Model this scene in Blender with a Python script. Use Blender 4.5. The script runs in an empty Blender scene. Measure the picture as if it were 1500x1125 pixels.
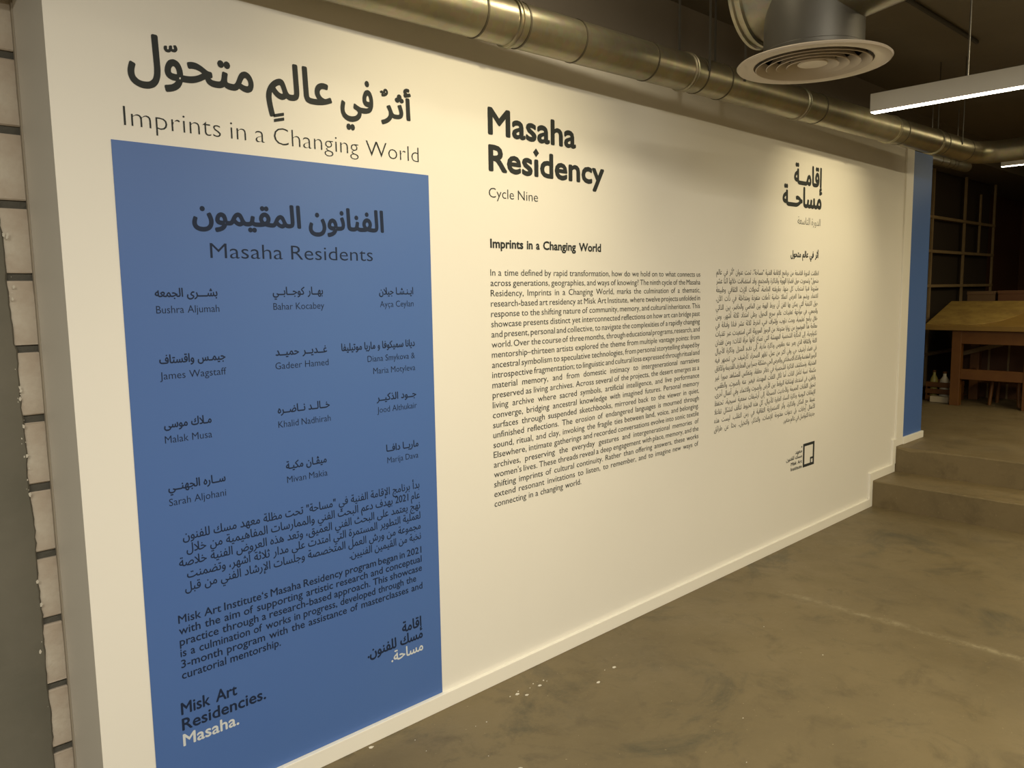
import bpy, bmesh, math, random, unicodedata
from mathutils import Vector, Matrix
from mathutils.geometry import delaunay_2d_cdt

SC = bpy.context.scene
COL = SC.collection
PI = math.pi
random.seed(7)

# ------------------------------------------------------------------ camera
CAM_D, CAM_H = 2.2337, 1.55
cd = bpy.data.cameras.new('camera')
cd.sensor_width = 36.0
cd.lens = 1150 / 1500 * 36
cd.clip_start = 0.05
cam = bpy.data.objects.new('camera', cd)
COL.objects.link(cam)
yaw, pitch, roll = math.radians(43.3312), math.radians(6.61847), math.radians(-0.89481)
fwd = Vector((math.sin(yaw) * math.cos(pitch), math.cos(yaw) * math.cos(pitch), -math.sin(pitch)))
right = Vector((math.cos(yaw), -math.sin(yaw), 0))
up = right.cross(fwd)
r2 = right * math.cos(roll) + up * math.sin(roll)
u2 = -right * math.sin(roll) + up * math.cos(roll)
cam.matrix_world = Matrix(((r2.x, u2.x, -fwd.x, 0), (r2.y, u2.y, -fwd.y, -CAM_D), (r2.z, u2.z, -fwd.z, CAM_H), (0, 0, 0, 1)))
SC.camera = cam

# ------------------------------------------------------------------ world, lights, exposure
w = bpy.data.worlds.new('world')
SC.world = w
w.use_nodes = True
w.node_tree.nodes['Background'].inputs[0].default_value = (1.0, 0.86, 0.66, 1)
w.node_tree.nodes['Background'].inputs[1].default_value = 0.17
SC.view_settings.view_transform = 'Standard'
SC.view_settings.look = 'None'
SC.view_settings.exposure = 0.0
SC.view_settings.gamma = 1.0
SC.view_settings.use_curve_mapping = False


def spot(loc, aim, power, size, blend, color, soft=0.04):
    l = bpy.data.lights.new('spot_lamp', 'SPOT')
    l.energy = power
    l.spot_size = math.radians(size)
    l.spot_blend = blend
    l.color = color
    l.shadow_soft_size = soft
    o = bpy.data.objects.new('spot_lamp', l)
    o.location = loc
    o.rotation_euler = (Vector(aim) - Vector(loc)).to_track_quat('-Z', 'Y').to_euler()
    COL.objects.link(o)


def area(loc, aim, power, sx, sy, color):
    l = bpy.data.lights.new('unseen_area_lamp', 'AREA')
    l.energy = power
    l.shape = 'RECTANGLE'
    l.size, l.size_y = sx, sy
    l.color = color
    o = bpy.data.objects.new('unseen_area_lamp', l)
    o.location = loc
    o.rotation_euler = (Vector(aim) - Vector(loc)).to_track_quat('-Z', 'Y').to_euler()
    COL.objects.link(o)


WARM = (1.0, 0.84, 0.50)
MILD = (1.0, 0.885, 0.64)
NEUT = (1.0, 0.935, 0.78)
spot((1.92, -1.5, 2.74), (1.92, 0, 1.75), 84, 74, 1.0, WARM)
spot((4.74, -1.5, 2.74), (4.74, 0, 1.85), 78, 58, 1.0, WARM)
area((-1.6, -2.4, 2.93), (-1.6, -2.4, 0), 90, 2.0, 0.1, NEUT)  # unseen lamp added to brighten the partition's end face
area((0.8, -3.0, 2.93), (0.8, -3.0, 0), 126, 2.4, 0.1, NEUT)
area((3.4, -3.4, 2.93), (3.4, -3.4, 0), 72, 2.4, 0.1, MILD)
area((5.4, -3.0, 2.88), (5.4, -3.0, 0), 66, 2.4, 0.1, WARM)  # unseen lamp added to lift the floor towards the steps
area((8.0, -1.6, 2.93), (8.0, -1.6, 0), 30, 2.0, 0.1, WARM)  # unseen fill added because the back room came out too dim
pl = bpy.data.lights.new('glare_lamp', 'POINT')
pl.energy = 10
pl.color = MILD
pl.shadow_soft_size = 0.05
po = bpy.data.objects.new('glare_lamp', pl)
po.location = (2.30, -0.62, 2.93)
COL.objects.link(po)

# ------------------------------------------------------------------ helpers


def link(o, parent=None):
    COL.objects.link(o)
    if parent is not None:
        o.parent = parent
    return o


def tag(o, label=None, cat=None, group=None, kind=None):
    if label:
        o['label'] = label
    if cat:
        o['category'] = cat
    if group:
        o['group'] = group
    if kind:
        o['kind'] = kind
    return o


def empty(name, loc, label=None, cat=None, group=None):
    o = bpy.data.objects.new(name, None)
    o.location = loc
    o.empty_display_size = 0.1
    link(o)
    tag(o, label, cat, group)
    return o


def obj(name, bm, mat, parent=None, smooth=False, origin=None):
    """link a bmesh (in world coordinates) as one object; parent must be unrotated"""
    bmesh.ops.recalc_face_normals(bm, faces=bm.faces)
    me = bpy.data.meshes.new(name)
    off = Vector((0, 0, 0))
    if parent is not None:
        q = parent
        while q is not None:
            off += q.location
            q = q.parent
    if origin is not None:
        o_loc = Vector(origin)
        bmesh.ops.translate(bm, verts=bm.verts, vec=-o_loc)
    else:
        o_loc = off.copy()
        bmesh.ops.translate(bm, verts=bm.verts, vec=-off)
    bm.to_mesh(me)
    bm.free()
    if mat is not None:
        me.materials.append(mat)
    if smooth:
        for p in me.polygons:
            p.use_smooth = True
        try:
            me.set_sharp_from_angle(angle=math.radians(40))
        except Exception:
            pass
    o = bpy.data.objects.new(name, me)
    o.location = o_loc - off
    link(o, parent)
    return o


def box(bm, x0, x1, y0, y1, z0, z1, bev=0.0):
    v = [bm.verts.new((x, y, z)) for x in (x0, x1) for y in (y0, y1) for z in (z0, z1)]
    fs = []
    for f in ((0, 1, 3, 2), (4, 6, 7, 5), (0, 4, 5, 1), (2, 3, 7, 6), (0, 2, 6, 4), (1, 5, 7, 3)):
        fs.append(bm.faces.new([v[i] for i in f]))
    if bev > 0:
        es = list({e for f in fs for e in f.edges})
        bmesh.ops.bevel(bm, geom=es, offset=bev, segments=2, affect='EDGES', profile=0.5)
    return v


def boxm(*a, **k):
    bm = bmesh.new()
    box(bm, *a, **k)
    return bm


def sweep(bm, pts, radii, seg=40, cap=False):
    """tube through pts, radius per point"""
    rings = []
    n = len(pts)
    pts = [Vector(p) for p in pts]
    ref = None
    for i in range(n):
        t = (pts[min(i + 1, n - 1)] - pts[max(i - 1, 0)]).normalized()
        if ref is None:
            ref = Vector((0, 0, 1)) if abs(t.z) < 0.9 else Vector((0, 1, 0))
        a = (ref - t * ref.dot(t)).normalized()
        ref = a
        b = t.cross(a)
        rings.append([bm.verts.new(pts[i] + (a * math.cos(2 * PI * k / seg) + b * math.sin(2 * PI * k / seg)) * radii[i]) for k in range(seg)])
    for i in range(n - 1):
        for k in range(seg):
            bm.faces.new((rings[i][k], rings[i][(k + 1) % seg], rings[i + 1][(k + 1) % seg], rings[i + 1][k]))
    if cap:
        bm.faces.new(rings[0][::-1])
        bm.faces.new(rings[-1])
    return rings


def lathe(bm, prof, c, seg=64):
    """profile of (r, z) turned round the vertical through c"""
    rings = []
    for r, z in prof:
        if r < 1e-6:
            rings.append([bm.verts.new((c[0], c[1], c[2] + z))])
        else:
            rings.append([bm.verts.new((c[0] + r * math.cos(2 * PI * k / seg), c[1] + r * math.sin(2 * PI * k / seg), c[2] + z)) for k in range(seg)])
    for a, b in zip(rings, rings[1:]):
        for k in range(seg):
            k2 = (k + 1) % seg
            if len(a) == 1 and len(b) == 1:
                continue
            if len(a) == 1:
                bm.faces.new((a[0], b[k], b[k2]))
            elif len(b) == 1:
                bm.faces.new((a[k], a[k2], b[0]))
            else:
                bm.faces.new((a[k], a[k2], b[k2], b[k]))


# ------------------------------------------------------------------ materials
def mat(name, color, rough=0.6, metal=0.0, spec=0.5, noise=None, bump=None, emit=None):
    """noise=(scale, amount, second colour); bump=(scale, strength)"""
    m = bpy.data.materials.new(name)
    m.use_nodes = True
    nt = m.node_tree
    b = nt.nodes['Principled BSDF']
    b.inputs['Base Color'].default_value = (*color, 1)
    b.inputs['Roughness'].default_value = rough
    b.inputs['Metallic'].default_value = metal
    b.inputs['Specular IOR Level'].default_value = spec
    tc = nt.nodes.new('ShaderNodeTexCoord')
    if noise:
        n = nt.nodes.new('ShaderNodeTexNoise')
        n.inputs['Scale'].default_value = noise[0]
        n.inputs['Detail'].default_value = 6
        n.inputs['Roughness'].default_value = 0.6
        nt.links.new(tc.outputs['Object'], n.inputs['Vector'])
        r = nt.nodes.new('ShaderNodeValToRGB')
        r.color_ramp.elements[0].position = 0.5 - 0.5 / noise[1] * 0.3
        r.color_ramp.elements[1].position = 0.5 + 0.5 / noise[1] * 0.3
        r.color_ramp.elements[0].color = (*color, 1)
        r.color_ramp.elements[1].color = (*noise[2], 1)
        nt.links.new(n.outputs['Fac'], r.inputs['Fac'])
        nt.links.new(r.outputs['Color'], b.inputs['Base Color'])
    if bump:
        n2 = nt.nodes.new('ShaderNodeTexNoise')
        n2.inputs['Scale'].default_value = bump[0]
        n2.inputs['Detail'].default_value = 5
        nt.links.new(tc.outputs['Object'], n2.inputs['Vector'])
        bp = nt.nodes.new('ShaderNodeBump')
        bp.inputs['Strength'].default_value = bump[1]
        bp.inputs['Distance'].default_value = 0.01
        nt.links.new(n2.outputs['Fac'], bp.inputs['Height'])
        nt.links.new(bp.outputs['Normal'], b.inputs['Normal'])
    if emit:
        b.inputs['Emission Color'].default_value = (*emit[0], 1)
        b.inputs['Emission Strength'].default_value = emit[1]
    return m


M_WALL = mat('white_wall_paint', (0.80, 0.775, 0.72), 0.55, noise=(1.2, 0.5, (0.77, 0.745, 0.69)), bump=(60, 0.03))
M_TRIM = mat('white_trim_paint', (0.84, 0.81, 0.74), 0.4, bump=(20, 0.04))
M_BLUE = mat('blue_wall_paint', (0.060, 0.137, 0.40), 0.5, noise=(2, 0.5, (0.066, 0.147, 0.40)), bump=(60, 0.02))
M_INK = mat('charcoal_vinyl', (0.030, 0.034, 0.034), 0.6, spec=0.2)
M_NAVY = mat('navy_vinyl', (0.012, 0.022, 0.055), 0.6, spec=0.2)
M_WHITEV = mat('white_vinyl', (0.58, 0.62, 0.66), 0.5)
M_CEIL = mat('dark_ceiling_paint', (0.14, 0.118, 0.087), 0.75, noise=(1.5, 0.6, (0.165, 0.14, 0.105)), bump=(12, 0.2))
M_BRICK = mat('pale_block', (0.49, 0.415, 0.34), 0.9, noise=(7, 1.3, (0.60, 0.55, 0.47)), bump=(40, 0.3))
M_MORTAR = mat('dark_mortar', (0.10, 0.095, 0.08), 0.95, bump=(60, 0.5))
M_PLASTER = mat('grey_plaster', (0.125, 0.118, 0.092), 0.85, noise=(2.2, 0.9, (0.165, 0.152, 0.12)), bump=(30, 0.15))
M_CHIP = mat('white_plaster_chip', (0.62, 0.58, 0.50), 0.9)
M_DIFF = mat('cream_diffuser_enamel', (0.50, 0.43, 0.35), 0.35, bump=(8, 0.02))
M_DARK = mat('neck_shade_black', (0.02, 0.018, 0.015), 0.9)
M_LAMPBODY = mat('white_lamp_housing', (0.62, 0.60, 0.56), 0.4)
M_GLOW = mat('lamp_diffuser_glow', (1, 1, 1), 0.5, emit=((1.0, 0.90, 0.72), 14))
M_WIRE = mat('steel_wire', (0.3, 0.29, 0.27), 0.4, metal=0.8)
M_CONDUIT = mat('dark_conduit', (0.05, 0.045, 0.038), 0.7)
M_WOOD = mat('brown_wood', (0.115, 0.042, 0.008), 0.5, noise=(7, 0.8, (0.15, 0.062, 0.012)), bump=(30, 0.1))
M_TOP = mat('honey_plywood', (0.21, 0.125, 0.028), 0.5, noise=(6, 0.7, (0.26, 0.155, 0.035)), bump=(30, 0.1))
M_SHEET = mat('pale_plywood_sheet', (0.36, 0.24, 0.06), 0.6, noise=(9, 1.2, (0.25, 0.155, 0.04)))
M_SHELF = mat('tan_shelf_board', (0.22, 0.15, 0.075), 0.6, noise=(8, 0.8, (0.28, 0.20, 0.10)))
M_SHELFBACK = mat('dark_shelf_back', (0.030, 0.020, 0.011), 0.8)
M_CARD = mat('brown_cardboard', (0.13, 0.075, 0.035), 0.8)
M_CLOTH = mat('cream_cloth', (0.45, 0.37, 0.22), 0.9, noise=(20, 0.8, (0.30, 0.25, 0.14)))
M_RED = mat('red_brown_panel', (0.085, 0.035, 0.014), 0.7, noise=(1.3, 0.7, (0.11, 0.045, 0.016)))


def concrete(name, base, dark, light, crack=False):
    m = bpy.data.materials.new(name)
    m.use_nodes = True
    nt = m.node_tree
    N, L = nt.nodes, nt.links
    b = N['Principled BSDF']
    tc = N.new('ShaderNodeTexCoord')

    def noise(scale, detail=6, rough=0.6, vec=None, dist=0.0):
        n = N.new('ShaderNodeTexNoise')
        n.inputs['Scale'].default_value = scale
        n.inputs['Detail'].default_value = detail
        n.inputs['Roughness'].default_value = rough
        n.inputs['Distortion'].default_value = dist
        L.new(vec or tc.outputs['Object'], n.inputs['Vector'])
        return n.outputs['Fac']

    def ramp(fac, p0, p1, c0=(0, 0, 0, 1), c1=(1, 1, 1, 1)):
        r = N.new('ShaderNodeValToRGB')
        r.color_ramp.elements[0].position = p0
        r.color_ramp.elements[1].position = p1
        r.color_ramp.elements[0].color = c0
        r.color_ramp.elements[1].color = c1
        L.new(fac, r.inputs['Fac'])
        return r.outputs['Color']

    def mix(fac, a, c):
        x = N.new('ShaderNodeMix')
        x.data_type = 'RGBA'
        L.new(fac, x.inputs[0])
        for s, v in ((6, a), (7, c)):
            if isinstance(v, tuple):
                x.inputs[s].default_value = (*v, 1)
            else:
                L.new(v, x.inputs[s])
        return x.outputs[2]
    c = mix(ramp(noise(0.9, 8, 0.65), 0.38, 0.62), base, tuple(v * 1.28 for v in base))
    c = mix(ramp(noise(5.5, 9, 0.7, dist=0.6), 0.52, 0.74), c, tuple(v * 0.72 for v in base))
    c = mix(ramp(noise(40, 3, 0.6), 0.60, 0.70), c, tuple(v * 1.22 for v in base))
    c = mix(ramp(noise(1.3, 10, 0.74, dist=1.2), 0.56, 0.72), c, dark)
    c = mix(ramp(noise(75, 2, 0.5), 0.735, 0.76), c, light)
    if crack:   # rough repaired saw cut across the slab at x = 3.67
        sx = N.new('ShaderNodeSeparateXYZ')
        L.new(tc.outputs['Object'], sx.inputs[0])
        wob = N.new('ShaderNodeMath')
        wob.operation = 'MULTIPLY_ADD'
        L.new(noise(4.0, 5, 0.7), wob.inputs[0])
        wob.inputs[1].default_value = 0.09
        L.new(sx.outputs['X'], wob.inputs[2])
        d = N.new('ShaderNodeMath')
        d.operation = 'SUBTRACT'
        L.new(wob.outputs[0], d.inputs[0])
        d.inputs[1].default_value = 3.715
        a = N.new('ShaderNodeMath')
        a.operation = 'ABSOLUTE'
        L.new(d.outputs[0], a.inputs[0])
        g = N.new('ShaderNodeMath')
        g.operation = 'MULTIPLY'
        L.new(ramp(a.outputs[0], 0.004, 0.034, (1, 1, 1, 1), (0, 0, 0, 1)), g.inputs[0])
        L.new(ramp(noise(14, 6, 0.75), 0.42, 0.62), g.inputs[1])
        y = N.new('ShaderNodeMath')
        y.operation = 'LESS_THAN'
        L.new(sx.outputs['Y'], y.inputs[0])
        y.inputs[1].default_value = -0.33
        g2 = N.new('ShaderNodeMath')
        g2.operation = 'MULTIPLY'
        L.new(g.outputs[0], g2.inputs[0])
        L.new(y.outputs[0], g2.inputs[1])
        c = mix(g2.outputs[0], c, tuple(v * 0.82 for v in light))
    L.new(c, b.inputs['Base Color'])
    rr = ramp(noise(3, 6), 0.3, 0.7, (0.42, 0.42, 0.42, 1), (0.66, 0.66, 0.66, 1))
    L.new(rr, b.inputs['Roughness'])
    bp = N.new('ShaderNodeBump')
    bp.inputs['Strength'].default_value = 0.18
    bp.inputs['Distance'].default_value = 0.01
    L.new(noise(24, 6, 0.6), bp.inputs['Height'])
    L.new(bp.outputs['Normal'], b.inputs['Normal'])
    return m


M_FLOOR = concrete('brown_concrete_floor', (0.132, 0.101, 0.051), (0.066, 0.058, 0.034), (0.30, 0.25, 0.15), True)
M_STEP = concrete('brown_concrete_step', (0.150, 0.112, 0.055), (0.10, 0.078, 0.042), (0.27, 0.21, 0.12))


def duct_mat():
    m = bpy.data.materials.new('galvanised_sheet')
    m.use_nodes = True
    nt = m.node_tree
    N, L = nt.nodes, nt.links
    b = N['Principled BSDF']
    tc = N.new('ShaderNodeTexCoord')
    v = N.new('ShaderNodeTexVoronoi')
    v.inputs['Scale'].default_value = 45
    L.new(tc.outputs['Object'], v.inputs['Vector'])
    n = N.new('ShaderNodeTexNoise')
    n.inputs['Scale'].default_value = 6
    n.inputs['Detail'].default_value = 6
    L.new(tc.outputs['Object'], n.inputs['Vector'])
    r = N.new('ShaderNodeValToRGB')
    r.color_ramp.elements[0].color = (0.26, 0.235, 0.16, 1)
    r.color_ramp.elements[1].color = (0.40, 0.36, 0.25, 1)
    r.color_ramp.elements[0].position = 0.3
    r.color_ramp.elements[1].position = 0.75
    L.new(n.outputs['Fac'], r.inputs['Fac'])
    mx = N.new('ShaderNodeMix')
    mx.data_type = 'RGBA'
    mx.inputs[0].default_value = 0.03
    L.new(r.outputs['Color'], mx.inputs[6])
    L.new(v.outputs['Color'], mx.inputs[7])
    L.new(mx.outputs[2], b.inputs['Base Color'])
    b.inputs['Metallic'].default_value = 0.85
    b.inputs['Roughness'].default_value = 0.36
    bp = N.new('ShaderNodeBump')
    bp.inputs['Strength'].default_value = 0.12
    bp.inputs['Distance'].default_value = 0.02
    L.new(n.outputs['Fac'], bp.inputs['Height'])
    L.new(bp.outputs['Normal'], b.inputs['Normal'])
    return m


M_DUCT = duct_mat()
M_DUCTGREY = mat('grey_painted_sheet', (0.085, 0.08, 0.068), 0.42, metal=0.5, noise=(4, 0.5, (0.11, 0.10, 0.085)), bump=(6, 0.1))
M_SEAM = mat('dark_duct_seam', (0.09, 0.075, 0.05), 0.5, metal=0.5)

# ------------------------------------------------------------------ the room shell
WT = 2.53          # top of the white partition
CZ = 3.05          # ceiling
F2 = 0.37          # upper floor
o = obj('floor', boxm(-4, 5.62, -7, 1.6, -0.15, 0), M_FLOOR)
tag(o, kind='structure')
o = obj('ceiling', boxm(-4, 14, -7, 1.9, CZ, CZ + 0.15), M_CEIL)
tag(o, kind='structure')
o = obj('wall_right', boxm(14, 14.15, -7, 1.9, -0.15, CZ + 0.15), M_RED)
tag(o, kind='structure')
o = obj('wall_front', boxm(-4, 14, -7.15, -7, -0.15, CZ + 0.15), mat('beige_wall_paint', (0.34, 0.29, 0.22), 0.8))
tag(o, kind='structure')
o = obj('wall_left', boxm(-4.15, -4, -7.15, 1.9, -0.15, CZ + 0.15), mat('beige_wall_paint_side', (0.34, 0.29, 0.22), 0.8))
tag(o, kind='structure')


def step_block(x0, x1, z1, y0, y1, seed):
    """concrete step with a slightly chipped front edge"""
    rnd = random.Random(seed)
    bm = bmesh.new()
    ny = 90
    rows = []
    for i in range(ny + 1):
        y = y0 + (y1 - y0) * i / ny
        ch = 0.006 + 0.004 * rnd.random() + (0.012 * rnd.random() if rnd.random() < 0.12 else 0)
        if seed == 2 and -0.14 < y < -0.05:
            ch = 0.028
        rows.append([bm.verts.new(p) for p in ((x0, y, -0.1), (x0 + 0.001 * rnd.random(), y, z1 - ch), (x0 + ch * 0.8, y, z1 - 0.001 * rnd.random()), (x1, y, z1), (x1, y, -0.1))])
    for a, b in zip(rows, rows[1:]):
        for k in range(4):
            bm.faces.new((a[k], a[k + 1], b[k + 1], b[k]))
    bm.faces.new(rows[0])
    bm.faces.new(rows[-1])
    return bm


o = obj('step', step_block(5.60, 6.05, 0.185, -7, 0.0, 1), M_STEP)
tag(o, kind='structure')
o = obj('floor_upper', step_block(6.0, 14.0, F2, -7, 1.6, 2), M_STEP)
tag(o, kind='structure')

# white partition wall with its plain end face
bm = bmesh.new()
box(bm, 0.555, 6.02, 0.0, 0.298, 0.0, WT)
o = obj('wall_partition', bm, M_WALL)
tag(o, kind='structure')
# end strip and blue return past the top step
o = obj('trim_1', boxm(6.005, 6.14, -0.012, 0.10, F2, WT, bev=0.003), M_TRIM)
tag(o, kind='structure')
o = obj('wall_blue_return', boxm(6.14, 6.535, 0.0, 0.10, F2, WT), M_BLUE)
tag(o, kind='structure')
# baseboards: along the wall, up the two steps and under the blue return
o = obj('baseboard_left', boxm(0.555, 5.60, -0.018, 0.0, 0.0, 0.060, bev=0.002), M_TRIM)
tag(o, kind='structure')
bm = bmesh.new()
box(bm, 5.552, 5.60, -0.018, 0.0, 0.060, 0.245, bev=0.002)
box(bm, 5.60, 5.99, -0.018, 0.0, 0.185, 0.245, bev=0.002)
box(bm, 5.945, 6.0, -0.018, 0.0, 0.245, 0.43, bev=0.002)
o = obj('baseboard_step', bm, M_TRIM)
tag(o, kind='structure')
o = obj('baseboard_right', boxm(6.14, 6.545, -0.018, 0.0, F2, F2 + 0.052, bev=0.002), M_TRIM)
tag(o, kind='structure')

# block wall that the partition is built against: dark mortar bed, blocks, plaster skin
wb = obj('wall_rear', boxm(-4, 6.4, 0.308, 0.5, -0.1, CZ), M_MORTAR)
tag(wb, kind='structure')
PITCH = 0.1987
z = 0.221 - PITCH - 0.0
zs = [0.2235 + PITCH * i for i in range(-1, 14)]      # centres of the joints


def block_mesh(seed, wdt):
    rnd = random.Random(seed)
    bm = boxm(0, wdt, 0, 0.03, 0, PITCH - 0.022, bev=0.003)
    for v in bm.verts:
        v.co += Vector((rnd.uniform(-1, 1), rnd.uniform(-1, 1), rnd.uniform(-1, 1))) * 0.0012
    me = bpy.data.meshes.new('brick')
    bm.to_mesh(me)
    bm.free()
    me.materials.append(M_BRICK)
    return me


bms = [block_mesh(s, 0.395) for s in range(5)]
first = True
for i, zc in enumerate(zs):
    z0 = zc + 0.011
    if z0 + PITCH > CZ:
        break
    for k in range(2):
        x0 = 0.553 - 0.395 - 0.405 * k
        ob = bpy.data.objects.new('brick', bms[(i * 2 + k) % 5])
        ob.location = (x0, 0.300 - random.uniform(0, 0.0015), z0)
        link(ob, wb)
# plaster skin with a ragged broken edge
rnd = random.Random(5)
bm = bmesh.new()
NV = 170
prev = None
for i in range(NV + 1):
    zz = 3.04 * i / NV
    base = 0.501 if zz < 1.0 else (0.498 - 0.004 * (zz - 1.0) if zz < 1.42 else 0.492 - 0.022 * (zz - 1.42))
    if zz > 1.95:
        base -= 0.05 * (zz - 1.95)
    ed = base + 0.0014 * math.sin(zz * 23) + rnd.uniform(-0.0016, 0.0016)
    row = [bm.verts.new((-4, 0.290, zz)), bm.verts.new((ed - 0.004, 0.290, zz)), bm.verts.new((ed + rnd.uniform(0, 0.002), 0.2985, zz))]
    if prev:
        bm.faces.new((prev[0], prev[1], row[1], row[0]))
        bm.faces.new((prev[1], prev[2], row[2], row[1]))
    prev = row
o = obj('plaster_skin', bm, M_PLASTER, wb)
# pale chips along the broken edge
bm = bmesh.new()
for i in range(40):
    zz = rnd.choice((rnd.uniform(0.9, 1.75), rnd.uniform(1.0, 1.3), rnd.uniform(0.3, 1.9)))
    x = 0.4965 + rnd.uniform(-0.010, 0.006)
    s = rnd.choice((0.0012, 0.0018, 0.003, 0.006))
    n = 5
    bm.faces.new([bm.verts.new((x + s * 0.7 * rnd.uniform(0.6, 1.1) * math.cos(2 * PI * k / n), 0.2893 - rnd.uniform(0, 0.0005), zz + s * rnd.uniform(0.7, 1.5) * math.sin(2 * PI * k / n))) for k in range(n)])
o = obj('plaster_chips', bm, M_CHIP, wb)
tag(o, kind='stuff')
o = obj('wall_upper', boxm(0.60, 6.4, 0.299, 0.307, WT - 0.1, CZ), mat('brown_grey_upper_wall', (0.20, 0.17, 0.135), 0.7, noise=(1.4, 0.5, (0.23, 0.195, 0.155))))
tag(o, kind='structure')
o = obj('beam', boxm(6.62, 13.9, 0.45, 1.25, 2.80, CZ), M_CEIL)
tag(o, kind='structure')
# slim bead of filler where the partition meets the blocks
o = obj('trim_2', boxm(0.5505, 0.5548, 0.285, 0.2995, 0.0, CZ), mat('grey_filler', (0.36, 0.32, 0.26), 0.8))
tag(o, kind='structure')

# ------------------------------------------------------------------ lettering
FORMS = {}
for cp in list(range(0xFB50, 0xFC00)) + list(range(0xFE70, 0xFEFD)):
    d = unicodedata.decomposition(chr(cp)).split()
    if len(d) >= 2 and d[0] in ('<isolated>', '<final>', '<initial>', '<medial>'):
        key = ''.join(chr(int(x, 16)) for x in d[1:])
        FORMS.setdefault(key, {})[d[0][1:-1]] = chr(cp)
TAT = '\u0640'


def shape(word):
    word = ''.join(c for c in word if not 0x64B <= ord(c) <= 0x652)
    units, i = [], 0
    while i < len(word):
        if word[i] == '\u0644' and word[i:i + 2] in FORMS and len(word[i:i + 2]) == 2:
            units.append(word[i:i + 2])
            i += 2
        else:
            units.append(word[i])
            i += 1

    def joins_next(u):
        return u == TAT or (u in FORMS and 'initial' in FORMS[u])

    def joins_prev(u):
        return u == TAT or (u in FORMS and 'final' in FORMS[u])
    out = []
    for k, u in enumerate(units):
        if u not in FORMS:
            out.append(u)
            continue
        p = k > 0 and joins_next(units[k - 1]) and joins_prev(u)
        n = k + 1 < len(units) and joins_next(u) and joins_prev(units[k + 1])
        f = 'medial' if p and n else 'final' if p else 'initial' if n else 'isolated'
        out.append(FORMS[u].get(f, u))
    return ''.join(reversed(out))


_cache = {}


def contours(s):
    """closed outlines of a visual-order string at size 1, from the built-in font"""
    if s in _cache:
        return _cache[s]
    c = bpy.data.curves.new('glyphs', 'FONT')
    c.body = s
    c.size = 1
    c.resolution_u = 3
    c.fill_mode = 'NONE'
    ob = bpy.data.objects.new('glyphs', c)
    me = ob.to_mesh()
    nv = len(me.vertices)
    co = [(v.co.x, v.co.y) for v in me.vertices]
    nxt = [[] for _ in range(nv)]
    for e in me.edges:
        a, b = e.vertices
        nxt[a].append(b)
        nxt[b].append(a)
    seen, loops = [False] * nv, []
    for i in range(nv):
        if seen[i] or len(nxt[i]) < 2:
            continue
        cur, prev, lp = i, -1, []
        # follow rising vertex order first so that the winding is kept
        while not seen[cur]:
            seen[cur] = True
            lp.append(cur)
            cand = [q for q in nxt[cur] if not seen[q]]
            if not cand:
                break
            nx = cur + 1 if cur + 1 in cand else cand[0]
            prev, cur = cur, nx
        pts = [co[k] for k in lp]
        q = [pts[0]]
        for p in pts[1:]:
            if abs(p[0] - q[-1][0]) + abs(p[1] - q[-1][1]) > 1e-5:
                q.append(p)
        if len(q) > 3 and abs(q[0][0] - q[-1][0]) + abs(q[0][1] - q[-1][1]) < 1e-5:
            q.pop()
        if len(q) >= 3:
            loops.append(q)
    ob.to_mesh_clear()
    bpy.data.objects.remove(ob)
    bpy.data.curves.remove(c)
    _cache[s] = loops
    return loops


def sarea(p):
    return 0.5 * sum(p[i][0] * p[(i + 1) % len(p)][1] - p[(i + 1) % len(p)][0] * p[i][1] for i in range(len(p)))


def inside(pt, p):
    x, y = pt
    r = False
    for i in range(len(p)):
        (x1, y1), (x2, y2) = p[i], p[i - 1]
        if (y1 > y) != (y2 > y) and x < (x2 - x1) * (y - y1) / (y2 - y1) + x1:
            r = not r
    return r


def thin(p, r):
    """move an outline along its normals by r (thinner strokes when r > 0)"""
    s = 1 if sarea(p) > 0 else -1
    n, out = len(p), []
    for i in range(n):
        a, b, c = p[i - 1], p[i], p[(i + 1) % n]
        d1 = Vector((b[0] - a[0], b[1] - a[1]))
        d2 = Vector((c[0] - b[0], c[1] - b[1]))
        d1.normalize()
        d2.normalize()
        n1, n2 = Vector((-d1.y, d1.x)), Vector((-d2.y, d2.x))
        m = n1 + n2
        if m.length < 1e-4:
            out.append(b)
            continue
        m.normalize()
        k = min(1.6, 1 / max(0.3, m.dot(n1)))
        out.append((b[0] + m.x * r * k * s, b[1] + m.y * r * k * s))
    return out


_sign = {'ar': (1 if sarea(contours('\ufe8d')[0]) > 0 else -1), 'la': (1 if sarea(contours('l')[0]) > 0 else -1)}
_tri = {}


def is_ar(s):
    return any(ord(c) >= 0x600 and ord(c) not in range(0x2000, 0x2100) for c in s)


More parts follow.
